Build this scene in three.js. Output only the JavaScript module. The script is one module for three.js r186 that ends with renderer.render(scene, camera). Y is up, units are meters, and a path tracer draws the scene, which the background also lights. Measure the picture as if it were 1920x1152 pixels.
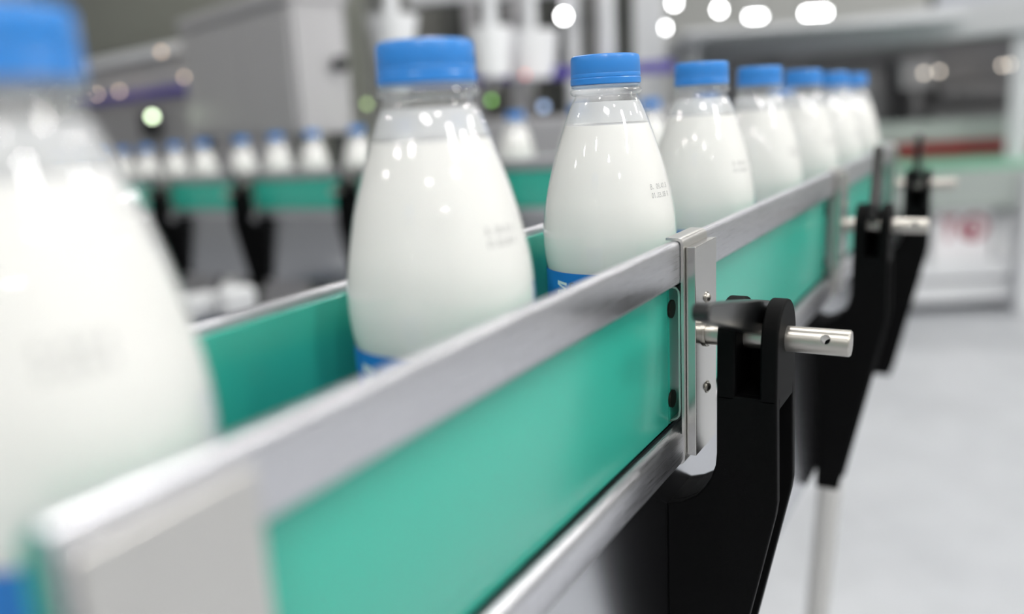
import * as THREE from 'three';
import { RectAreaLightUniformsLib } from 'three/addons/lights/RectAreaLightUniformsLib.js';
import { RoundedBoxGeometry } from 'three/addons/geometries/RoundedBoxGeometry.js';
import { mergeGeometries, mergeVertices, toCreasedNormals } from 'three/addons/utils/BufferGeometryUtils.js';
import { Brush, Evaluator, SUBTRACTION } from 'three-bvh-csg';

// ---------------------------------------------------------------- camera, exposure, light levels
const EYE = 1.15;                                   // camera height above the floor; heights below are given from this level
const scene = new THREE.Scene();
scene.background = new THREE.Color(0x000000);
const camera = new THREE.PerspectiveCamera(39.12, 1920 / 1152, 0.01, 80);
camera.position.set(0, EYE, 0);
camera.rotation.set(-0.22067, 0.53069, -0.05194, 'YXZ');
camera.focus = 0.455;
camera.userData.fStop = 2.6;
const renderer = new THREE.WebGLRenderer({ antialias: true });
renderer.toneMapping = THREE.LinearToneMapping;
renderer.toneMappingExposure = 0.78;
renderer.shadowMap.enabled = true;
RectAreaLightUniformsLib.init();
const LAMP_NITS = 130;                               // radiance of the ceiling lamps
const LAMP_TINT = 0xfffdf8;

// ---------------------------------------------------------------- helpers
let seed = 7;
const rnd = () => { seed = (seed * 1664525 + 1013904223) >>> 0; return seed / 4294967296; };
const taken = {};
function numbered(n) { const k = (taken[n] = (taken[n] ?? -1) + 1); return k ? `${n}_${String(k).padStart(3, '0')}` : n; }
function place(o, label, category, group, kind) {
  o.userData = {};
  if (label) o.userData.label = label;
  if (category) o.userData.category = category;
  if (group) o.userData.group = group;
  if (kind) o.userData.kind = kind;
}
function thing(name, label, category, [x, y, z], turn = 0, group) {
  const o = new THREE.Group(); o.name = numbered(name);
  o.position.set(x, y + EYE, z); o.rotation.y = turn;
  place(o, label, category, group); scene.add(o); return o;
}
function part(name, geo, mat, parent, label) {
  const m = new THREE.Mesh(geo, mat); m.name = name; m.castShadow = m.receiveShadow = true;
  if (label) m.userData.label = label;
  parent.add(m); return m;
}
function struct(name, geo, mat, x, y, z) {
  const m = new THREE.Mesh(geo, mat); m.name = name; m.position.set(x, y, z); m.castShadow = m.receiveShadow = true;
  m.userData = { kind: 'structure' }; scene.add(m); return m;
}
function copyOf(o, [x, y, z], turn, label, group) {
  const c = o.clone(); c.name = numbered(o.name.replace(/_\d{3}$/, ''));
  c.position.set(x, y + EYE, z); c.rotation.y = turn;
  c.userData = { ...o.userData }; if (label) c.userData.label = label; if (group) c.userData.group = group;
  scene.add(c); return c;
}
const creased = (g, a) => { g.scale(1000, 1000, 1000); const c = toCreasedNormals(g, a); c.scale(0.001, 0.001, 0.001); return c; }; // small shapes: weld at a thousandth of the usual size
const crease = (g, a = 0.6) => creased(mergeVertices(g, 1e-6), a);
function box(w, h, d, x, y, z, r = 0.004) {         // a box with softly rounded edges, centred at x, z and standing at y
  const g = new RoundedBoxGeometry(w, h, d, 2, Math.min(r, w * 0.45, h * 0.45, d * 0.45)); g.translate(x, y + h / 2, z); return g;
}
function cyl(r0, r1, h, x, y, z, seg = 32) { const g = new THREE.CylinderGeometry(r1, r0, h, seg); g.translate(x, y + h / 2, z); return g; }
function rod(a, b, r, seg = 24) {
  const A = new THREE.Vector3(...a), B = new THREE.Vector3(...b), g = new THREE.CylinderGeometry(r, r, A.distanceTo(B), seg);
  g.applyQuaternion(new THREE.Quaternion().setFromUnitVectors(new THREE.Vector3(0, 1, 0), B.clone().sub(A).normalize()));
  g.translate((A.x + B.x) / 2, (A.y + B.y) / 2, (A.z + B.z) / 2); return g;
}
function shapeOf(pts) { const s = new THREE.Shape(); pts.forEach(([x, y], i) => (i ? s.lineTo(x, y) : s.moveTo(x, y))); s.closePath(); return s; }
function slab(shape, depth, bevel = 0.0008, seg = 24) { // extrusion along +z with rounded edges
  return new THREE.ExtrudeGeometry(shape, { depth: depth - 2 * bevel, bevelEnabled: bevel > 0, bevelThickness: bevel, bevelSize: bevel, bevelOffset: -bevel, bevelSegments: 3, curveSegments: seg }).translate(0, 0, bevel);
}
function lathe(pts, seg = 96) { return new THREE.LatheGeometry(pts.map(([r, y]) => new THREE.Vector2(r, y)), seg); }

// ---------------------------------------------------------------- procedural textures
function noiseTexture(w, h, fn, srgb) {
  const d = new Uint8Array(w * h * 4);
  for (let y = 0; y < h; y++) for (let x = 0; x < w; x++) { const c = fn(x, y), i = (y * w + x) * 4; d[i] = c[0]; d[i + 1] = c[1]; d[i + 2] = c[2]; d[i + 3] = 255; }
  const t = new THREE.DataTexture(d, w, h); t.wrapS = t.wrapT = THREE.RepeatWrapping; t.magFilter = THREE.LinearFilter; t.minFilter = THREE.LinearMipmapLinearFilter; t.generateMipmaps = true;
  if (srgb) t.colorSpace = THREE.SRGBColorSpace; t.needsUpdate = true; return t;
}
function valueNoise(n) {                             // tileable smooth noise on an n by n lattice
  const v = Float32Array.from({ length: n * n }, rnd);
  return (x, y) => {
    const X = Math.floor(x), Y = Math.floor(y), fx = x - X, fy = y - Y, sx = fx * fx * (3 - 2 * fx), sy = fy * fy * (3 - 2 * fy);
    const g = (i, j) => v[(((j % n) + n) % n) * n + (((i % n) + n) % n)];
    return (g(X, Y) * (1 - sx) + g(X + 1, Y) * sx) * (1 - sy) + (g(X, Y + 1) * (1 - sx) + g(X + 1, Y + 1) * sx) * sy;
  };
}
const n8 = valueNoise(8), n32 = valueNoise(32), n128 = valueNoise(128);
const streaks = (() => { const a = Float32Array.from({ length: 256 }, rnd); return noiseTexture(256, 256, (x, y) => { const v = 150 + 70 * (a[y] - 0.5) + 60 * (n128(x / 8, y / 2) - 0.5) + 40 * (n32(x / 32, y / 8) - 0.5); return [v, v, v]; }); })();
const grain = noiseTexture(256, 256, (x, y) => { const v = 128 + 90 * (n128(x / 2, y / 2) - 0.5) + 70 * (rnd() - 0.5); return [v, v, v]; });
const floorTex = noiseTexture(512, 512, (x, y) => { const v = 226 + 10 * (n8(x / 64, y / 64) - 0.5) + 8 * (n32(x / 16, y / 16) - 0.5) + 6 * (rnd() - 0.5); return [v, v, v + 2]; }, true);
const rep = (t, a, b) => { const c = t.clone(); c.repeat.set(a, b); c.needsUpdate = true; return c; };

// ---------------------------------------------------------------- materials
const M = (o) => new THREE.MeshStandardMaterial(o), PM = (o) => new THREE.MeshPhysicalMaterial(o);
const steel = M({ color: 0xcdcdd2, metalness: 1, roughness: 0.58, roughnessMap: rep(streaks, 3, 60), bumpMap: rep(streaks, 3, 60), bumpScale: 0.00004 });
const plainSteel = M({ color: 0xcfcdca, metalness: 1, roughness: 0.34 });
const blockSteel = M({ color: 0xc9c7c4, metalness: 1, roughness: 0.2, });
const pinSteel = M({ color: 0xb9b5af, metalness: 1, roughness: 0.34 });
const sideSteel = M({ color: 0xc4c5ca, metalness: 1, roughness: 0.2 });
const greenPlastic = PM({ color: 0x33ad99, roughness: 0.3, clearcoat: 0.4, clearcoatRoughness: 0.18, bumpMap: rep(streaks, 4, 30), bumpScale: 0.00002 });
const beltMat = M({ color: 0x8d9092, roughness: 0.5, metalness: 0.3 });
const darkBolt = M({ color: 0x2a2620, metalness: 0.6, roughness: 0.4 });
const blackPlastic = PM({ color: 0x030304, roughness: 0.55, specularIntensity: 0.16, bumpMap: rep(grain, 90, 90), bumpScale: 0.00025 });
const leverPlastic = PM({ color: 0x08090a, roughness: 0.3, clearcoat: 0.25, clearcoatRoughness: 0.12 });
const capBlue = PM({ color: 0x2a82d4, roughness: 0.34, clearcoat: 0.2, clearcoatRoughness: 0.25 });
const pet = PM({ color: 0xffffff, transmission: 0.9, thickness: 0, roughness: 0.05, ior: 1.5, side: THREE.DoubleSide });
const filmMat = PM({ color: 0xf4f6f8, transmission: 0.62, thickness: 0, roughness: 0.35, side: THREE.DoubleSide });
const milkMat = M({ color: 0xe8e8e6, roughness: 0.45 });

// ---------------------------------------------------------------- the hall
const wallMat = M({ color: 0xc9cac8, roughness: 0.7 }), ceilMat = M({ color: 0xd9dad8, roughness: 0.8 });
const floorMat = M({ color: 0xc9ccd0, map: rep(floorTex, 8, 8), roughness: 0.42 });
const X0 = -10, X1 = 7, Z0 = -11, Z1 = 7, CEIL = 5;
struct('floor', new THREE.BoxGeometry(X1 - X0 + 0.4, 0.2, Z1 - Z0 + 0.4), floorMat, (X0 + X1) / 2, -0.1, (Z0 + Z1) / 2);
struct('ceiling', new THREE.BoxGeometry(X1 - X0 + 0.4, 0.2, Z1 - Z0 + 0.4), ceilMat, (X0 + X1) / 2, CEIL + 0.1, (Z0 + Z1) / 2);
struct('wall_back', new THREE.BoxGeometry(X1 - X0 + 0.4, CEIL, 0.2), wallMat, (X0 + X1) / 2, CEIL / 2, Z0 - 0.1);
struct('wall_front', new THREE.BoxGeometry(X1 - X0 + 0.4, CEIL, 0.2), wallMat, (X0 + X1) / 2, CEIL / 2, Z1 + 0.1);
struct('wall_left', new THREE.BoxGeometry(0.2, CEIL, Z1 - Z0), wallMat, X0 - 0.1, CEIL / 2, (Z0 + Z1) / 2);
struct('wall_right', new THREE.BoxGeometry(0.2, CEIL, Z1 - Z0), wallMat, X1 + 0.1, CEIL / 2, (Z0 + Z1) / 2);

// ceiling lamps: rows of small round high-bay lamps and a few flat panels over the aisle
{
  const housing = lathe([[0.001, 0.16], [0.07, 0.16], [0.09, 0.1], [0.165, 0.03], [0.17, 0], [0.158, 0], [0.15, 0.012], [0.001, 0.012]], 40);
  const disc = cyl(0.15, 0.15, 0.008, 0, 0.002, 0, 40), stem = rod([0, 0.16, 0], [0, 0.45, 0], 0.012, 10);
  const glow = M({ color: 0xffffff, emissive: LAMP_TINT, emissiveIntensity: 30, roughness: 0.5 });
  const shell = M({ color: 0xb8babc, metalness: 0.7, roughness: 0.4 });
  for (let i = 0; i < 5; i++) for (let j = 0; j < 5; j++) {
    if (i === 0 && j < 3) continue;
    const x = -6.4 + i * 2.9, z = -8.6 + j * 3.3;
    const t = thing('ceiling_lamp', 'round white high-bay lamp hanging under the hall ceiling', 'lamp', [x, CEIL - 0.45 - EYE, z], 0, 'high-bay ceiling lamps');
    part('lamp_housing', housing, shell, t); part('diffuser', disc, glow, t); part('hanger_rod', stem, shell, t);
    const l = new THREE.RectAreaLight(LAMP_TINT, LAMP_NITS, 0.265, 0.265); l.position.set(x, CEIL - 0.46, z); l.lookAt(x, 0, z); l.castShadow = true; scene.add(l);
  }
  const frame = box(1.24, 0.06, 0.64, 0, 0.006, 0, 0.01), pane = box(1.18, 0.006, 0.58, 0, 0.001, 0, 0.001);
  for (const [x, z] of [[1.2, 2.7], [1.5, -2.2], [4.4, 0.6], [4.4, -5.2]]) {
    const t = thing('panel_lamp', 'flat rectangular panel lamp hung over the open aisle', 'lamp', [x, CEIL - 0.45 - EYE, z], 0, 'panel lamps over the aisle');
    part('lamp_frame', frame, shell, t); part('diffuser', pane, glow, t); for (const dx of [-0.5, 0.5]) part('hanger_rod', rod([dx, 0.06, 0], [dx, 0.45, 0], 0.008, 8), shell, t);
    const l = new THREE.RectAreaLight(LAMP_TINT, LAMP_NITS * 0.16, 1.16, 0.56); l.position.set(x, CEIL - 0.46, z); l.lookAt(x, 0, z); l.castShadow = true; scene.add(l);
  }
}

// ---------------------------------------------------------------- the conveyor's path
const PX = -0.198, S_ARC = 1.29, R_ARC = 0.25, TURN = THREE.MathUtils.degToRad(82), S_LINE = S_ARC + R_ARC * TURN, SLOPE = 0.03, S_END = S_LINE + 2.75;
function pathAt(s) {                                 // distance along the line of bottles -> place, heading angle (0 = -z, turning to -x)
  const y = s > S_ARC ? -SLOPE * (s - S_ARC) : 0;
  if (s <= S_ARC) return { x: PX, y, z: -s, a: 0 };
  const a = Math.min((s - S_ARC) / R_ARC, TURN), x = PX - R_ARC * (1 - Math.cos(a)), z = -S_ARC - R_ARC * Math.sin(a), d = Math.max(0, s - S_LINE);
  return { x: x - Math.sin(a) * d, y, z: z - Math.cos(a) * d, a };
}
function sweep(profile, s0, s1) {                    // closed profile of [offset to the side, height] carried along the path
  const stops = [s0, s1]; for (let s = S_ARC; s <= S_LINE + 1e-6; s += (S_LINE - S_ARC) / 20) if (s > s0 && s < s1) stops.push(s);
  stops.sort((a, b) => a - b);
  let area = 0; profile.forEach(([x, y], i) => { const [a, b] = profile[(i + 1) % profile.length]; area += x * b - a * y; });
  const P = area > 0 ? profile : [...profile].reverse(), n = P.length, pos = [], uv = [], idx = [];
  const len = [0]; for (let i = 0; i < n; i++) { const [x, y] = P[i], [a, b] = P[(i + 1) % n]; len.push(len[i] + Math.hypot(a - x, b - y)); }
  for (const s of stops) { const p = pathAt(s), c = Math.cos(p.a), k = Math.sin(p.a); for (let i = 0; i <= n; i++) { const [u, y] = P[i % n]; pos.push(p.x + u * c, y + p.y + EYE, p.z - u * k); uv.push(s, len[i]); } }
  for (let j = 0; j + 1 < stops.length; j++) for (let i = 0; i < n; i++) { const a = j * (n + 1) + i, b = a + n + 1; idx.push(a, a + 1, b, b, a + 1, b + 1); }
  const tris = THREE.ShapeUtils.triangulateShape(P.map(([x, y]) => new THREE.Vector2(x, y)), []), last = (stops.length - 1) * (n + 1);
  for (const [a, b, c] of tris) { idx.push(a, b, c); idx.push(last + a, last + c, last + b); }
  const g = new THREE.BufferGeometry(); g.setAttribute('position', new THREE.Float32BufferAttribute(pos, 3)); g.setAttribute('uv', new THREE.Float32BufferAttribute(uv, 2)); g.setIndex(idx);
  return creased(g, 0.7);
}
function roundRect(u0, u1, y0, y1, r, k = 4) {
  const out = []; for (const [cx, cy, a0] of [[u1 - r, y1 - r, 0], [u0 + r, y1 - r, 1], [u0 + r, y0 + r, 2], [u1 - r, y0 + r, 3]]) for (let i = 0; i <= k; i++) { const a = (a0 + i / k) * Math.PI / 2; out.push([cx + r * Math.cos(a), cy + r * Math.sin(a)]); }
  return out;
}
const mirror = (p, side) => p.map(([u, y]) => [u * side, y]);

// ---------------------------------------------------------------- the conveyor: frame sections and the guide fences on both sides
const NEAR_BRACKETS = [0.4355, 0.86, 1.262], FAR_BRACKETS = [0.53, 0.95, 1.375, 1.78, 2.2].map((s) => s + S_LINE);
function section(name, label, category, s0, s1, group) {   // a group that stands in the middle of a stretch of the path; add() takes world geometry
  const p = pathAt((s0 + s1) / 2), o = thing(name, label, category, [p.x, -EYE, p.z], p.a, group); o.updateMatrixWorld();
  const inv = o.matrixWorld.clone().invert();
  return { o, add: (n, g, m, lab) => part(n, g.applyMatrix4(inv), m, o, lab) };
}
const railP = roundRect(0.0478, 0.0545, -0.0895, -0.0672, 0.0024), panelP = roundRect(0.0445, 0.0475, -0.1662, -0.0712, 0.0008, 2);
const lowP = [[0.0462, -0.172], [0.0475, -0.1682], [0.05, -0.1668], [0.0528, -0.1675], [0.0552, -0.1705], [0.0556, -0.1745], [0.0556, -0.1835], [0.0545, -0.186], [0.0462, -0.186]];
function frameSection(label, s0, s1, legs) {
  const { add } = section('conveyor_frame', label, 'conveyor', s0, s1);
  add('belt', sweep([[-0.041, -0.167], [0.041, -0.167], [0.041, -0.16], [-0.041, -0.16]], s0, s1), beltMat, 'grey plastic belt');
  add('bottom_tray', sweep([[-0.044, -0.358], [0.044, -0.358], [0.044, -0.355], [-0.044, -0.355]], s0, s1), sideSteel);
  for (const side of [1, -1]) {
    const a = side > 0 && s0 < 0 ? 0.059 : s0;
    add('lower_rail', sweep(mirror(lowP, side), a, s1), steel);
    add('side_plate', sweep(mirror([[0.044, -0.36], [0.046, -0.36], [0.046, -0.1705], [0.044, -0.1705]], side), a, s1), sideSteel, 'flat steel side plate');
  }
  for (const [a, b] of legs) { add('support_leg', rod(a, b, 0.016, 28), plainSteel, 'round steel leg'); add('foot', cyl(0.05, 0.03, 0.02, b[0], 0, b[2], 28), blackPlastic); }
}
function fence(label, side, s0, s1, cuts, endPlate) {
  const { add } = section('guide_fence', label, 'guide rail', s0, s1), at = [s0, ...cuts.map((s) => s - side * 0.0217), s1].sort((a, b) => a - b);
  for (let i = 0; i + 1 < at.length; i++) {
    const a = at[i] + (i ? (side > 0 ? 0.003 : 0.0005) : 0), b = at[i + 1] - (i + 2 < at.length && side < 0 ? 0.003 : 0);
    add('rail', sweep(mirror(railP, side), a, b), steel, 'brushed steel rail');
    add('panel', sweep(mirror(panelP, side), a, b), greenPlastic, 'sea-green plastic panel');
  }
  if (endPlate) add('end_plate', new RoundedBoxGeometry(0.0016, 0.094, 0.0445, 2, 0.0006).translate(-0.1421, -0.1205 + EYE, -0.1035), plainSteel, 'flat steel end plate');
}
const legAt = (s) => { const p = pathAt(s); return [[p.x, p.y - 0.357 + EYE, p.z], [p.x, 0.015, p.z]]; };
frameSection('straight stainless conveyor section under the row of milk bottles', -0.15, S_ARC, [[[-0.186, -0.357 + EYE, -1.19], [-0.232, 0.015, -1.19]], legAt(-0.02)]);
frameSection('curved stainless conveyor section at the corner', S_ARC, S_LINE, []);
frameSection('far leg of the stainless conveyor in front of grey cabinet', S_LINE, S_END, [0.7, 1.6, 2.5].map((d) => legAt(S_LINE + d)));
fence('sea-green guide fence with steel rail, held by the lever clamp bracket', 1, 0.079, S_ARC, NEAR_BRACKETS, true);
fence('sea-green guide fence with thin rail behind the row of milk bottles', -1, -0.15, S_ARC, []);
fence('curved sea-green guide fence on the outer side of the bend', 1, S_ARC, S_LINE, []);
fence('curved sea-green guide fence on the inner side of the bend', -1, S_ARC, S_LINE, []);
fence('sea-green guide fence between far bottles and grey cabinet', 1, S_LINE, S_END, []);
fence('sea-green guide fence in front of the far bottles', -1, S_LINE, S_END, FAR_BRACKETS);

// ---------------------------------------------------------------- rail brackets (clamp block, pin, black arm, lever)
const ARM_FOOT = -0.38;
const U = (x) => x - PX;                              // side offset of a point measured across the straight part
function zSlab(pts, x0, x1, bevel = 0.001, seg = 28) { // outline in (z, y), thickness from x0 to x1
  const g = slab(Array.isArray(pts) ? shapeOf(pts) : pts, x1 - x0, bevel, seg); g.rotateY(-Math.PI / 2); g.translate(x1, 0, 0); return g;
}
function makeBracket(label, s, side, lever, reach = 1) {
  const p = pathAt(s), t = thing('rail_bracket', label, 'bracket', [p.x, p.y + ARM_FOOT, p.z], p.a + (side < 0 ? Math.PI : 0), 'black clamp brackets along the conveyor');
  const add = (n, g, m, lab, parent = t) => part(n, g.translate(0, -ARM_FOOT, 0), m, parent, lab);
  // sheet steel strap hooked over the rail
  const strapP = []; const xo = U(-0.1418), xi = U(-0.1432), yt = -0.0656, yb = -0.1872;
  const hook = (x0, y, r, sgn, inner) => { const rr = inner ? r - 0.0014 : r, out = []; for (let i = 0; i <= 6; i++) { const a = (i / 6) * Math.PI / 2; out.push([x0 - r + rr * Math.cos(a), y - sgn * r + sgn * rr * Math.sin(a)]); } return out; };
  const outer = [...hook(xo, yb, 0.003, -1, false).reverse(), ...hook(xo, yt, 0.0034, 1, false)], inner = [...hook(xo, yt, 0.0034, 1, true).reverse(), ...hook(xo, yb, 0.003, -1, true)];
  strapP.push([xo - 0.006, yb], ...outer, [U(-0.151), yt], [U(-0.151), yt - 0.0013], ...inner, [xo - 0.006, yb + 0.0014]);
  add('strap', crease(new THREE.ExtrudeGeometry(shapeOf(strapP), { depth: 0.039, bevelEnabled: false }).translate(0, 0, -0.0178), 0.5), plainSteel, 'bent sheet steel strap');
  // inner clip: a thin bent sheet pressing on the green panel, and the two bolts beside it
  const cl = [[-0.1497, -0.0905], [-0.1462, -0.0912], [-0.1446, -0.0932], [-0.1443, -0.0955], [-0.1443, -0.1575], [-0.1448, -0.1605], [-0.1462, -0.1625], [-0.1502, -0.1648]], cp = [...cl, ...cl.map(([x, y], i) => [x - (i > 1 && i < 6 ? 0.0011 : 0.0004), y + (i < 2 ? -0.001 : i > 5 ? 0.001 : 0)]).reverse()];
  add('inner_clip', crease(new THREE.ExtrudeGeometry(shapeOf(cp.map(([x, y]) => [U(x), y])), { depth: 0.036, bevelEnabled: false }).translate(0, 0, -0.0165), 0.6), plainSteel, 'thin bent steel clip');
  for (const y of [-0.1035, -0.1525]) { const g = new THREE.CylinderGeometry(0.0048, 0.0048, 0.0012, 28); g.rotateZ(Math.PI / 2); add('bolt', g.translate(U(-0.15), y, 0.0165), darkBolt, 'dark round bolt head'); }
  const blk = add('clamp_block', new RoundedBoxGeometry(0.005, 0.112, 0.0356, 2, 0.0004).translate(U(-0.1391), -0.1265, 0.0001), blockSteel, 'square satin steel block');
  for (const y of [-0.1003, -0.1496]) {
    const sc = new THREE.SphereGeometry(0.0027, 20, 10, 0, Math.PI * 2, 0, Math.PI / 2); sc.rotateZ(-Math.PI / 2); sc.scale(0.75, 1, 1);
    const ring = new THREE.CylinderGeometry(0.0034, 0.0034, 0.0006, 24); ring.rotateZ(Math.PI / 2);
    const g = mergeGeometries([sc.toNonIndexed(), ring.toNonIndexed()]); g.translate(U(-0.1365), y, -0.001);
    add('screw', g, pinSteel, 'small round-headed screw', blk);
  }
  // pin with a cross hole near its tip
  {
    const prof = [[0, 0], [0.0066, 0], [0.0066, 0.0719], [0.0061, 0.0726], [0, 0.0726]], a = new Brush(lathe(prof, 64)); a.geometry.computeVertexNormals();
    const b = new Brush(new THREE.CylinderGeometry(0.0024, 0.0024, 0.03, 28)); b.rotation.set(1.1, 0, 0); b.position.set(0, 0.0615, 0); b.updateMatrixWorld(); a.updateMatrixWorld();
    // the pin is turned so that its length runs away from the rail
    b.rotation.set(0, 0, Math.PI / 2); b.rotation.order = 'YXZ'; b.rotation.y = 1.15; b.updateMatrixWorld();
    const ev = new Evaluator(); ev.useGroups = false; const r = ev.evaluate(a, b, SUBTRACTION).geometry;
    r.rotateZ(-Math.PI / 2); r.translate(U(-0.1366), -0.1188, 0);
    add('pin', crease(r, 0.5), pinSteel, 'round steel pin with a cross hole');
    add('pin_collar', (() => { const g = new THREE.CylinderGeometry(0.0078, 0.0078, 0.0012, 32); g.rotateZ(Math.PI / 2); return g.translate(U(-0.136), -0.1188, 0); })(), pinSteel);
  }
  // arm: two flanges with a web set back between them on the outer side
  const neck = [[-0.125, -0.146], [-0.125, -0.178], [-0.1256, -0.185], [-0.128, -0.1925], [-0.1315, -0.1985], [-0.1365, -0.2045], [-0.144, -0.209], [-0.152, -0.2115], [-0.152, ARM_FOOT]];
  const flange = shapeOf([...neck, [-0.131, ARM_FOOT], [-0.1022, -0.245], [-0.0945, -0.2085], [-0.0935, -0.2005], [-0.0946, -0.146]].map(([x, y]) => [U(x), y]));
  const web = shapeOf([...neck, [-0.14, ARM_FOOT], [-0.112, -0.248], [-0.104, -0.2065], [-0.1035, -0.165], [-0.0946, -0.152], [-0.0946, -0.146]].map(([x, y]) => [U(x), y]));
  add('arm', mergeGeometries([slab(flange, 0.006, 0.001).translate(0, 0, 0.0145), slab(flange, 0.006, 0.001).translate(0, 0, -0.0205), slab(web, 0.0294, 0.0002).translate(0, 0, -0.0147), slab(shapeOf([[U(-0.1157), -0.147], [U(-0.103), -0.147], [U(-0.103), -0.107], [U(-0.1157), -0.107]]), 0.009, 0.0002).translate(0, 0, -0.0195)]), blackPlastic, 'black moulded arm');
  const ear = () => { const q = new THREE.Shape(); q.moveTo(-0.0205, -0.1475); q.lineTo(0.0205, -0.1475); q.lineTo(0.0205, -0.119); q.absarc(0, -0.119, 0.0205, 0, Math.PI, false); q.closePath(); return q; };
  add('ear', zSlab(ear(), U(-0.125), U(-0.1155), 0.0012), blackPlastic); add('ear', zSlab(ear(), U(-0.1032), U(-0.0946), 0.0012), blackPlastic);
  // lever swinging in the slot between the two ears
  const lv = new THREE.Shape(); lv.moveTo(-0.012, -0.009); lv.lineTo(0.012, -0.0088); lv.lineTo(0.09, -0.0042); lv.quadraticCurveTo(0.0955, -0.004, 0.0955, 0); lv.quadraticCurveTo(0.0955, 0.0042, 0.09, 0.0042); lv.lineTo(0.012, 0.0085); lv.lineTo(-0.012, 0.009); lv.closePath();
  const lg = zSlab(lv, U(-0.1143), U(-0.1063), 0.001); lg.scale(1, 1 / Math.sqrt(reach), reach); lg.rotateX(-lever); lg.translate(0, -0.1085, 0);
  add('clamp_lever', lg, leverPlastic, 'glossy dark clamp lever');
  return t;
}
makeBracket('black clamp bracket whose lever lies level, beside the foremost steel block', NEAR_BRACKETS[0], 1, 0.245);
makeBracket('black clamp bracket with raised lever, middle one along the straight guide rail', NEAR_BRACKETS[1], 1, 1.8, 0.66);
makeBracket('black clamp bracket with raised lever, last before the conveyor bends', NEAR_BRACKETS[2], 1, 1.4, 0.6);
for (const s of FAR_BRACKETS) makeBracket('black clamp bracket on the far leg of the conveyor', s, -1, 1.2, 0.6);

// ---------------------------------------------------------------- milk bottles
function printTexture() {
  const c = document.createElement('canvas'); c.width = 256; c.height = 96; const k = c.getContext('2d');
  k.clearRect(0, 0, 256, 96); k.fillStyle = 'rgba(110,114,122,0.5)'; k.font = 'bold 36px monospace'; k.textBaseline = 'middle';
  k.fillText('B. 09.41.8', 8, 26); k.fillText('01.03.06 K', 8, 70);
  const t = new THREE.CanvasTexture(c); t.colorSpace = THREE.SRGBColorSpace; return t;
}
function labelTexture() {
  const c = document.createElement('canvas'); c.width = 1024; c.height = 256; const k = c.getContext('2d');
  k.fillStyle = '#1f74c4'; k.fillRect(0, 0, 1024, 256); k.fillStyle = '#dfe9ee'; k.fillRect(0, 200, 1024, 56);
  k.textBaseline = 'middle';
  for (let i = 0; i < 4; i++) { const x = 156 + i * 256; k.save(); k.translate(x, 40); k.rotate(-Math.PI / 2 + 0.1); k.font = 'bold 46px sans-serif'; k.fillStyle = '#d5e2e6'; k.fillText('M', -20, 0); k.restore(); k.fillStyle = '#15456f'; k.font = 'bold 24px sans-serif'; k.fillText('C', x + 26, 30); }
  const t = new THREE.CanvasTexture(c); t.colorSpace = THREE.SRGBColorSpace; return t;
}
const BASE = -0.16;
const prof = [[36.0, -100], [36.1, -92], [36.3, -87.6], [37.1, -83.5], [37.8, -77], [38.0, -71], [37.5, -62.5], [36.4, -54], [34.6, -45], [32.2, -35], [29.4, -25.5], [26.4, -16.5], [23.6, -8.6], [21.4, -2.6], [19.6, 1.6], [18.0, 4.6], [17.1, 6.2], [17.0, 8.2]].map(([r, y]) => [r / 1000, y / 1000 - BASE]);
const curve = new THREE.SplineCurve(prof.map(([r, y]) => new THREE.Vector2(r, y)));
const smooth = curve.getPoints(70).map((v) => [v.x, v.y]);
const low = [[0.001, 0.004], [0.026, 0.003], [0.031, 0.0], [0.0335, 0.001], [0.0353, 0.004], [0.0358, 0.012], [0.0358, 0.05]];
const radiusAt = (y) => { for (let i = 1; i < smooth.length; i++) if (smooth[i][1] >= y) { const [r0, y0] = smooth[i - 1], [r1, y1] = smooth[i]; return r0 + (r1 - r0) * (y - y0) / (y1 - y0); } return 0.017; };
const LEVEL = -0.0088 - BASE;
const MILK_GEO = lathe([[0.001, 0.0045], [0.026, 0.0036], [0.0345, 0.005], [0.0352, 0.012], [0.0352, 0.05], ...smooth.filter(([, y]) => y < LEVEL - 0.0004).map(([r, y]) => [r - 0.0006, y]), [radiusAt(LEVEL) - 0.0006, LEVEL], [radiusAt(LEVEL) - 0.0016, LEVEL], [0.001, LEVEL]], 96);
const FILM_GEO = lathe(smooth.filter(([, y]) => y > LEVEL - 0.0002 && y < LEVEL + 0.0125).map(([r, y]) => [r - 0.0005, y]), 96); // milk clinging to the wall above the level
const SHELL_GEO = lathe([...low, ...smooth], 96);
const RING_GEO = lathe([[0.0171, 0.1685], [0.0186, 0.1689], [0.0197, 0.1704], [0.0197, 0.1712], [0.0186, 0.1722], [0.0171, 0.1725]], 72).translate(0, -0.0016, 0);
const DROP = -0.0016;
const CAP_GEO = (() => {
  const pts = [[0.0172, 0.1742], [0.0189, 0.1742], [0.0192, 0.1746], [0.0192, 0.1772], [0.0190, 0.1775], [0.0188, 0.1778], [0.0190, 0.1781], [0.0190, 0.1798], [0.0189, 0.1800], [0.0190, 0.1802], [0.0188, 0.1878], [0.0182, 0.1892], [0.0168, 0.1898], [0.001, 0.19]];
  return crease(lathe(pts, 96), 0.5).translate(0, DROP, 0);
})();
const BAND_GEO = lathe([[0.0172, 0.1725], [0.0188, 0.1726], [0.0188, 0.1741], [0.0172, 0.1742]], 72).translate(0, DROP, 0);
const LABEL_GEO = new THREE.CylinderGeometry(0.0367, 0.0363, 0.06, 96, 1, true).translate(0, 0.0431, 0);
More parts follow.
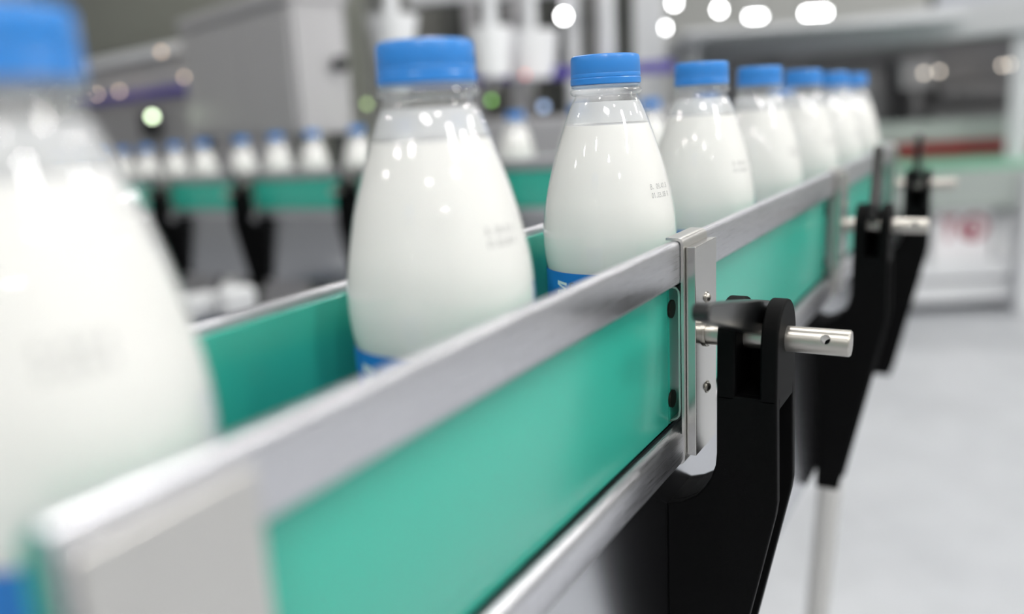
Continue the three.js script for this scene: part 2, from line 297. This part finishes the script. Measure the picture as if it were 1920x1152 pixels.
const PRINT_GEO = (() => {                            // a curved patch on the flank of the bottle
  const pos = [], uv = [], idx = [], a0 = 0.9, a1 = 1.42, h0 = -0.0495 - BASE, h1 = -0.0395 - BASE, N = 16, K = 6;
  for (let j = 0; j <= K; j++) for (let i = 0; i <= N; i++) { const a = a0 + (a1 - a0) * i / N, y = h0 + (h1 - h0) * j / K, r = radiusAt(y) + 0.00025; pos.push(r * Math.sin(a), y, r * Math.cos(a)); uv.push(i / N, j / K); }
  for (let j = 0; j < K; j++) for (let i = 0; i < N; i++) { const a = j * (N + 1) + i; idx.push(a, a + 1, a + N + 1, a + 1, a + N + 2, a + N + 1); }
  const g = new THREE.BufferGeometry(); g.setAttribute('position', new THREE.Float32BufferAttribute(pos, 3)); g.setAttribute('uv', new THREE.Float32BufferAttribute(uv, 2)); g.setIndex(idx); g.computeVertexNormals(); return g;
})();
const printMat = M({ map: printTexture(), transparent: true, roughness: 0.6, side: THREE.DoubleSide }), labelMat = M({ map: labelTexture(), roughness: 0.4, side: THREE.DoubleSide });
const bandMat = PM({ color: 0xd8e6f2, transmission: 0.7, thickness: 0, roughness: 0.2, side: THREE.DoubleSide });
function makeBottle(label, group, s, turn) {
  const p = pathAt(s), t = thing('milk_bottle', label, 'bottle', [p.x, p.y + BASE, p.z], turn, group);
  part('milk', MILK_GEO, milkMat, t, 'white milk'); part('shell', SHELL_GEO, pet, t, 'clear plastic bottle wall');
  part('milk_film', FILM_GEO, filmMat, t, 'thin film of milk inside the neck'); part('neck_ring', RING_GEO, pet, t); part('cap', CAP_GEO, capBlue, t, 'blue screw cap'); part('seal_band', BAND_GEO, bandMat, t);
  part('label_band', LABEL_GEO, labelMat, t, 'blue wrap-around label'); part('date_print', PRINT_GEO, printMat, t, 'two lines of grey ink-jet print');
  return t;
}
const ROW = 'milk bottles in a row between the guide rails';
const first = makeBottle('milk bottle with blue cap nearest the open end of the guide rail', ROW, 0.1148, 0.1);
const order = ['second', 'third', 'fourth', 'fifth', 'sixth', 'seventh', 'eighth'];
[0.2818, 0.4515, 0.6203, 0.7828, 0.9597, 1.125, 1.275].forEach((s, i) => {
  const p = pathAt(s); copyOf(first, [p.x, p.y + BASE, p.z], 0.1 + (i === 0 ? 0.14 : i === 1 ? 0.1 : 0.1 * (rnd() - 0.5)) , `milk bottle with blue cap, ${order[i]} from the open end of the guide rail`, ROW);
});
[-0.22, -0.07, 0.07, 0.186, 0.345, 0.504, 0.667, 0.83, 0.993, 1.161, 1.311, 1.465, 1.652, 1.802, 1.962, 2.104, 2.237, 2.38, 2.53].forEach((d) => {
  const p = pathAt(S_LINE + d); copyOf(first, [p.x, p.y + BASE, p.z], p.a + 6.2 * rnd(), `milk bottle with blue cap on the conveyor, ${d < 0.12 ? 'standing in the bend' : d < 0.93 ? 'before the filling machine' : d < 1.7 ? 'before the grey cabinet' : 'before the lilac-striped machine'}`, 'milk bottles on the far leg of the conveyor');
});

// ---------------------------------------------------------------- machines behind the conveyor
const sheetGrey = M({ color: 0xb0afb2, metalness: 0.3, roughness: 0.45 }), darkGrey = M({ color: 0x3f413f, roughness: 0.6 }), midGrey = M({ color: 0x9c9b9e, metalness: 0.4, roughness: 0.45 });
const lightGrey = M({ color: 0xd8dade, roughness: 0.5 }), offWhite = M({ color: 0xe2e3e6, roughness: 0.45 }), lilac = M({ color: 0x4a3f96, roughness: 0.45 }), nearBlack = M({ color: 0x101316, roughness: 0.5 });
const seaGreen = M({ color: 0x7fb59c, roughness: 0.45 }), darkRed = M({ color: 0x7a0d0d, roughness: 0.45 }), paleGreenGrey = M({ color: 0x9ea6a3, roughness: 0.5 }), slate = M({ color: 0x4b5258, roughness: 0.5, metalness: 0.2 });
const oliveGrey = M({ color: 0x8c8e86, roughness: 0.7 });
const glowing = (hex, k) => M({ color: 0x222222, emissive: hex, emissiveIntensity: k });
function lampPart(name, parent, x, y, z, r, hex, k, lit = 0) {  // a small round lamp and its light
  const g = new THREE.SphereGeometry(r, 16, 12); g.translate(x, y, z); part(name, g, glowing(hex, k), parent);
  const l = new THREE.PointLight(hex, lit || k * r * r * 3, 0); l.position.set(x, y, z); l.castShadow = true; parent.add(l);
}

{ // grey sheet-metal cabinet on legs
  const t = thing('control_cabinet', 'large grey sheet-metal cabinet with two doors behind the far bottles', 'cabinet', [-2.33, -EYE, -2.305], -0.358);
  const F = 0.09, y0 = EYE - 0.035, W = 0.93;
  part('body', box(W, 0.42, 0.18, 0, y0, 0, 0.008), sheetGrey, t);
  [[-0.462, 0.54], [0.078, 0.38]].forEach(([x, w]) => part('door', box(w - 0.014, 0.375, 0.016, x + w / 2, y0 + 0.012, F + 0.006, 0.006), sheetGrey, t));
  part('top_trim', box(W + 0.02, 0.05, 0.22, 0, y0 + 0.395, 0.0, 0.016), sheetGrey, t, 'overhanging top edge');
  part('handle', box(0.04, 0.045, 0.035, W / 2 + 0.02, y0 + 0.19, -0.05, 0.01), nearBlack, t, 'black handle');
  for (const x of [-0.42, 0.42]) for (const z of [-0.06, 0.06]) part('leg', box(0.05, y0, 0.05, x, 0, z, 0.004), darkGrey, t);
}
{ // long packing machine with a lilac stripe
  const t = thing('packing_machine', 'long grey machine with lilac stripe and pale upper rail', 'machine', [-3.75, -EYE, -3.05], -0.27);
  part('body', box(1.5, EYE + 0.1, 0.5, 0, 0, 0, 0.01), midGrey, t);
  part('hood', box(1.5, 0.22, 0.4, 0, EYE + 0.1, -0.04, 0.02), sheetGrey, t);
  part('stripe', box(1.48, 0.045, 0.03, 0, EYE + 0.155, 0.18, 0.004), lilac, t, 'lilac stripe');
  part('upper_rail', box(1.5, 0.05, 0.12, 0, EYE + 0.335, 0.12, 0.01), lightGrey, t);
  for (const x of [-0.7, 0, 0.7]) part('post', box(0.05, 0.36, 0.05, x, EYE, 0.05, 0.004), darkGrey, t);
  part('control_box', box(0.1, 0.12, 0.08, 0.42, EYE - 0.03, 0.27, 0.008), nearBlack, t, 'dark control box');
  lampPart('indicator_lamp', t, 0.84, EYE + 0.06, 0.44, 0.013, 0xeaffd8, 11);
  for (const [x, y] of [[-0.28, 0.2], [0.02, 0.2], [0.55, 0.34], [0.75, 0.22]]) lampPart('indicator_lamp', t, x, EYE + y, 0.24, 0.009, 0xffe2c8, 5);
}
{ // tall dark housing behind
  const t = thing('machine_housing', 'tall dark olive-grey housing above the lilac-striped machine', 'machine', [-4.9, -EYE, -4.1], -0.27);
  part('body', box(3.4, EYE + 1.7, 0.7, 0, 0, 0, 0.02), oliveGrey, t); part('ledge', box(3.4, 0.07, 0.1, 0, EYE + 0.42, 0.38, 0.01), darkGrey, t);
}
{ // filling machine
  const t = thing('filling_machine', 'bottle filling machine with white tapered valves and lilac band', 'machine', [-1.62, -EYE, -2.98], 0.35);
  part('base', box(1.0, EYE - 0.02, 0.6, 0.1, 0, -0.1, 0.02), midGrey, t);
  part('back_panel', box(1.0, 1.6, 0.04, -0.12, EYE - 0.02, -0.42, 0.005), M({ color: 0x6c6c68, roughness: 0.6 }), t);
  for (const [x, w, m] of [[-0.36, 0.05, darkGrey], [-0.28, 0.06, sheetGrey], [-0.08, 0.09, sheetGrey], [0.06, 0.05, darkGrey], [0.14, 0.06, lightGrey], [0.25, 0.05, sheetGrey], [0.35, 0.07, darkGrey]]) part('column', box(w, 1.55, w, x, EYE - 0.02, -0.34, 0.006), m, t);
  part('band', box(0.98, 0.04, 0.05, 0.05, EYE + 0.115, 0.06, 0.006), lilac, t, 'lilac band');
  part('cross_beam', box(1.0, 0.05, 0.06, 0.02, EYE + 0.43, -0.1, 0.006), lightGrey, t);
  for (const [x, z, y0, y1, r0, r1] of [[-0.4, 0.4, 0.1, 0.34, 0.04, 0.088], [-0.1, 0.2, 0.13, 0.3, 0.06, 0.075], [0.02, 0.05, 0.12, 0.29, 0.085, 0.1], [0.3, 0.0, 0.03, 0.13, 0.05, 0.06]]) {
    const v = part('valve', crease(cyl(r0, r1, y1 - y0, x, EYE + y0, z, 36), 0.5), offWhite, t, 'white tapered valve'); part('pipe', cyl(0.024, 0.024, 0.7 - y1, x, EYE + y1, z, 20), lightGrey, v);
    part('nozzle', cyl(0.012, 0.016, 0.05, x, EYE + y0 - 0.05, z, 16), plainSteel, v);
  }
  part('header_pipe', (() => { const g = new THREE.CylinderGeometry(0.03, 0.03, 1.0, 24); g.rotateZ(Math.PI / 2); return g.translate(0, EYE + 0.7, 0.1); })(), lightGrey, t);
  part('junction_box', box(0.1, 0.08, 0.08, 0.22, EYE + 0.03, 0.1, 0.008), lightGrey, t);
  lampPart('indicator_lamp', t, -0.41, EYE + 0.05, 0.7, 0.009, 0xb8d890, 3.2);
  lampPart('indicator_lamp', t, -0.07, EYE + 0.045, 0.42, 0.009, 0x8fd46a, 4.5);
  lampPart('indicator_lamp', t, 0.09, EYE + 0.016, 0.3, 0.013, 0xbcd6ff, 2.6);
  lampPart('indicator_lamp', t, 0.01, EYE + 0.131, 0.17, 0.008, 0xff5a3c, 2.2);
}
{ // white plastic trays on a low dark trolley
  const t = thing('trolley', 'low dark trolley standing before the far leg of the conveyor', 'trolley', [-1.66, -EYE, -1.4], -0.3), D = EYE - 0.48;
  part('deck', box(0.5, 0.03, 0.26, 0, D, 0, 0.006), M({ color: 0x27384a, roughness: 0.5 }), t, 'dark blue deck');
  for (const x of [-0.22, 0.22]) for (const z of [-0.1, 0.1]) { part('upright', box(0.03, D - 0.06, 0.03, x, 0.06, z, 0.004), darkGrey, t); part('castor', (() => { const g = new THREE.CylinderGeometry(0.03, 0.03, 0.02, 24); g.rotateX(Math.PI / 2); return g.translate(x, 0.03, z); })(), nearBlack, t); }
  part('lower_deck', box(0.48, 0.02, 0.24, 0, 0.12, 0, 0.006), slate, t);
  const w = thing('plastic_tray', 'low white plastic tray lying on the dark trolley', 'tray', [-1.74, -0.45, -1.42], -0.3); part('tray', box(0.1, 0.045, 0.1, 0, 0, 0, 0.01), offWhite, w); part('rim', box(0.108, 0.01, 0.108, 0, 0.036, 0, 0.004), offWhite, w);
  const j = thing('plastic_canister', 'taller white plastic canister standing on the dark trolley', 'canister', [-1.63, -0.45, -1.45], -0.3); part('body', box(0.065, 0.07, 0.08, 0, 0, 0, 0.012), offWhite, j); part('lid', cyl(0.014, 0.014, 0.012, 0, 0.07, 0.02, 20), offWhite, j);
}
{ // pale square pillar
  const t = thing('pillar', 'pale grey square pillar with narrow side duct behind filling machine', 'pillar', [-2.12, -EYE, -5.15], 0.45);
  part('shaft', box(0.3, CEIL, 0.3, -0.03, 0, 0, 0.01), lightGrey, t); part('duct', box(0.1, CEIL, 0.12, 0.18, 0, 0.02, 0.01), lightGrey, t); part('clamp', box(0.46, 0.05, 0.34, 0.02, EYE + 0.9, 0, 0.006), midGrey, t);
}
{ // machine enclosure on the aisle side: table with green belt, frame, shelf
  const t = thing('case_packer', 'pale framed packing machine with green belt table, red bar and lower shelf', 'machine', [-0.18, -EYE, -5.06], 0.52);
  t.updateMatrixWorld(); const inv = t.matrixWorld.clone().invert();
  const from = (ox, oz, turn) => { const m = new THREE.Matrix4().makeRotationY(turn).setPosition(ox, 0, oz).premultiply(inv); return (n, g, mat, lab) => part(n, g.applyMatrix4(m), mat, t, lab); };
  { // deep top beam on posts, running back behind the bottles
    const A = [1.25, -4.58], B = [-2.5, -6.62], L = Math.hypot(B[0] - A[0], B[1] - A[1]), add = from((A[0] + B[0]) / 2, (A[1] + B[1]) / 2, -0.498);
    add('top_beam', box(L, 0.17, 0.14, 0, EYE + 0.27, 0, 0.012), lightGrey, 'deep pale top beam');
    for (const x of [-L / 2 + 0.05, 0.7, L / 2 - 0.05]) add('post', box(0.08, EYE + 0.28, 0.08, x, 0, -0.02, 0.008), lightGrey);
    add('upper_panel', box(1.6, 0.9, 0.02, 1.0, EYE + 0.45, -0.05, 0.004), M({ color: 0xc4c8d2, roughness: 0.3 })); add('seam_strip', box(0.03, 0.9, 0.03, 0.17, EYE + 0.45, -0.04, 0.004), slate);
  }
  { // the dark machinery inside
    const add = from(-0.75, -6.75, 0.42);
    add('inner_body', box(3.6, EYE + 0.35, 0.3, 0.3, 0, -0.3, 0.01), midGrey, 'grey machine body');
    add('roof', box(3.9, 0.03, 2.0, 0.35, EYE + 0.36, 0.5, 0.006), lightGrey, 'sheet roof over the machine'); add('side_wall', box(0.03, EYE + 0.36, 1.6, -1.5, 0, 0.35, 0.006), lightGrey);
    for (const [x, w, y0, h, m] of [[-0.2, 0.16, -0.18, 0.34, sheetGrey], [-0.46, 0.1, -0.2, 0.38, midGrey], [0.1, 0.22, 0.02, 0.2, lightGrey], [0.1, 0.06, -0.24, 0.26, sheetGrey], [0.7, 1.0, -0.2, 0.06, sheetGrey], [0.7, 0.9, -0.06, 0.1, midGrey], [-0.75, 0.14, -0.1, 0.4, midGrey]]) add('unit', box(w, h, 0.18, x, EYE + y0, 0.0, 0.01), m);
    add('lower_tray', box(3.4, 0.1, 0.2, 0.3, EYE - 0.3, 0.05, 0.01), paleGreenGrey);
    const q = new THREE.Matrix4().makeRotationY(0.42).setPosition(-0.75, 0, -6.75).premultiply(inv);
    for (const [x, y] of [[0.07, 0.12], [0.165, 0.125], [0.56, 0.14], [0.61, 0.145], [0.66, 0.142], [0.72, 0.15]]) { const v = new THREE.Vector3(x, EYE + y, 0.3).applyMatrix4(q); lampPart('indicator_lamp', t, v.x, v.y, v.z, 0.012, 0xfff2e2, 7); }
  }
  part('belt', box(2.4, 0.03, 0.5, 0.55, EYE - 0.397, -0.2, 0.004), seaGreen, t, 'pale green belt');
  part('front_panel', box(2.4, 0.2, 0.04, 0.55, EYE - 0.6, 0.06, 0.006), paleGreenGrey, t);
  for (const x of [-0.6, 0.235, 1.1]) part('leg', box(0.085, EYE - 0.42, 0.085, x, 0, 0.12, 0.006), lightGrey, t);
  part('red_bar', box(2.3, 0.075, 0.05, 0.5, EYE - 0.36, -0.5, 0.006), darkRed, t, 'dark red bar'); part('back_rail', box(2.4, 0.12, 0.06, 0.5, EYE - 0.285, -0.55, 0.01), paleGreenGrey, t);
  part('shelf', box(2.4, 0.09, 0.6, 0.55, EYE - 0.96, -0.25, 0.006), lightGrey, t); part('plinth', box(2.4, 0.11, 0.5, 0.55, 0.06, -0.22, 0.006), lightGrey, t); part('toe_board', box(2.3, 0.06, 0.3, 0.55, 0, -0.3, 0.004), lightGrey, t, 'recessed toe board'); part('back_board', box(2.4, 0.36, 0.03, 0.55, EYE - 0.87, -0.56, 0.004), midGrey, t);
}
{ // printed carton and a white canister on the shelf
  const c = document.createElement('canvas'); c.width = c.height = 256; const k = c.getContext('2d'); k.fillStyle = '#e4e2e6'; k.fillRect(0, 0, 256, 256);
  k.fillStyle = '#8c1030'; k.font = 'bold 170px sans-serif'; k.fillText('T', 14, 168); k.lineWidth = 26; k.strokeStyle = '#8c1030'; k.beginPath(); k.arc(182, 110, 56, 0, 7); k.stroke(); k.beginPath(); k.arc(158, 126, 34, 0, 7); k.fill();
  const tx = new THREE.CanvasTexture(c); tx.colorSpace = THREE.SRGBColorSpace;
  const t = thing('carton', 'white carton with dark red letter and round mark under the table', 'box', [-0.27, -0.87, -5.12], 0.52);
  part('body', box(0.3, 0.28, 0.22, 0, 0, 0, 0.004), offWhite, t); part('print', new THREE.PlaneGeometry(0.27, 0.25).translate(0, 0.15, 0.1112), M({ map: tx, roughness: 0.6 }), t, 'dark red print');
  part('flap', box(0.3, 0.006, 0.1, 0, 0.28, 0.06, 0.002), offWhite, t);
  const j = thing('plastic_drum', 'small plain white canister beside the printed carton', 'canister', [-0.05, -0.87, -5.22], 0.52); part('body', box(0.1, 0.25, 0.12, 0, 0, 0, 0.02), offWhite, j); part('lid', cyl(0.03, 0.03, 0.02, 0, 0.25, 0, 20), offWhite, j);
}
// work lamps hung on thin rods in the far part of the hall
const lampGlow = glowing(0xffffff, 30);
for (const [x, y, z, w, h, lab] of [[-2.48, 0.80, -7.07, 0.05, 0.05, 'small round work lamp hung highest behind the bottles'], [-2.16, 0.73, -7.24, 0.055, 0.055, 'small round work lamp hung beside the two flat panel lamps'], [-2.54, 0.61, -6.99, 0.05, 0.05, 'small round work lamp hung low close to the pale pillar'], [-1.207, 0.276, -2.453, 0.028, 0.028, 'small bright round work lamp hung in front of the filling machine'], [-1.9, 0.66, -7.36, 0.13, 0.04, 'flat panel work lamp between round lamp and wider panel lamp'], [-1.48, 0.665, -7.62, 0.2, 0.05, 'widest flat panel work lamp above the pale beam']]) {
  const t = thing('work_lamp', lab, 'lamp', [x, y, z], 0.45, 'work lamps in the far part of the hall');
  part('lamp_head', w > 0.1 ? box(w, h, 0.05, 0, -h / 2, -0.03, 0.006) : (() => { const g = new THREE.SphereGeometry(w * 0.6, 20, 14); return g.translate(0, 0, -w * 0.3); })(), midGrey, t);
  part('lens', w > 0.1 ? box(w * 0.92, h * 0.86, 0.008, 0, -h * 0.43, 0, 0.002) : new THREE.SphereGeometry(w / 2, 20, 14), lampGlow, t);
  part('hanger', rod([0, h * 0.4, -0.03], [0, CEIL - EYE - y, -0.03], 0.005, 8), midGrey, t);
  const l = new THREE.PointLight(0xffffff, 0.25, 0); l.position.set(0, 0, w > 0.1 ? 0.03 : w * 0.8); l.castShadow = true; t.add(l);
}
renderer.render(scene, camera);
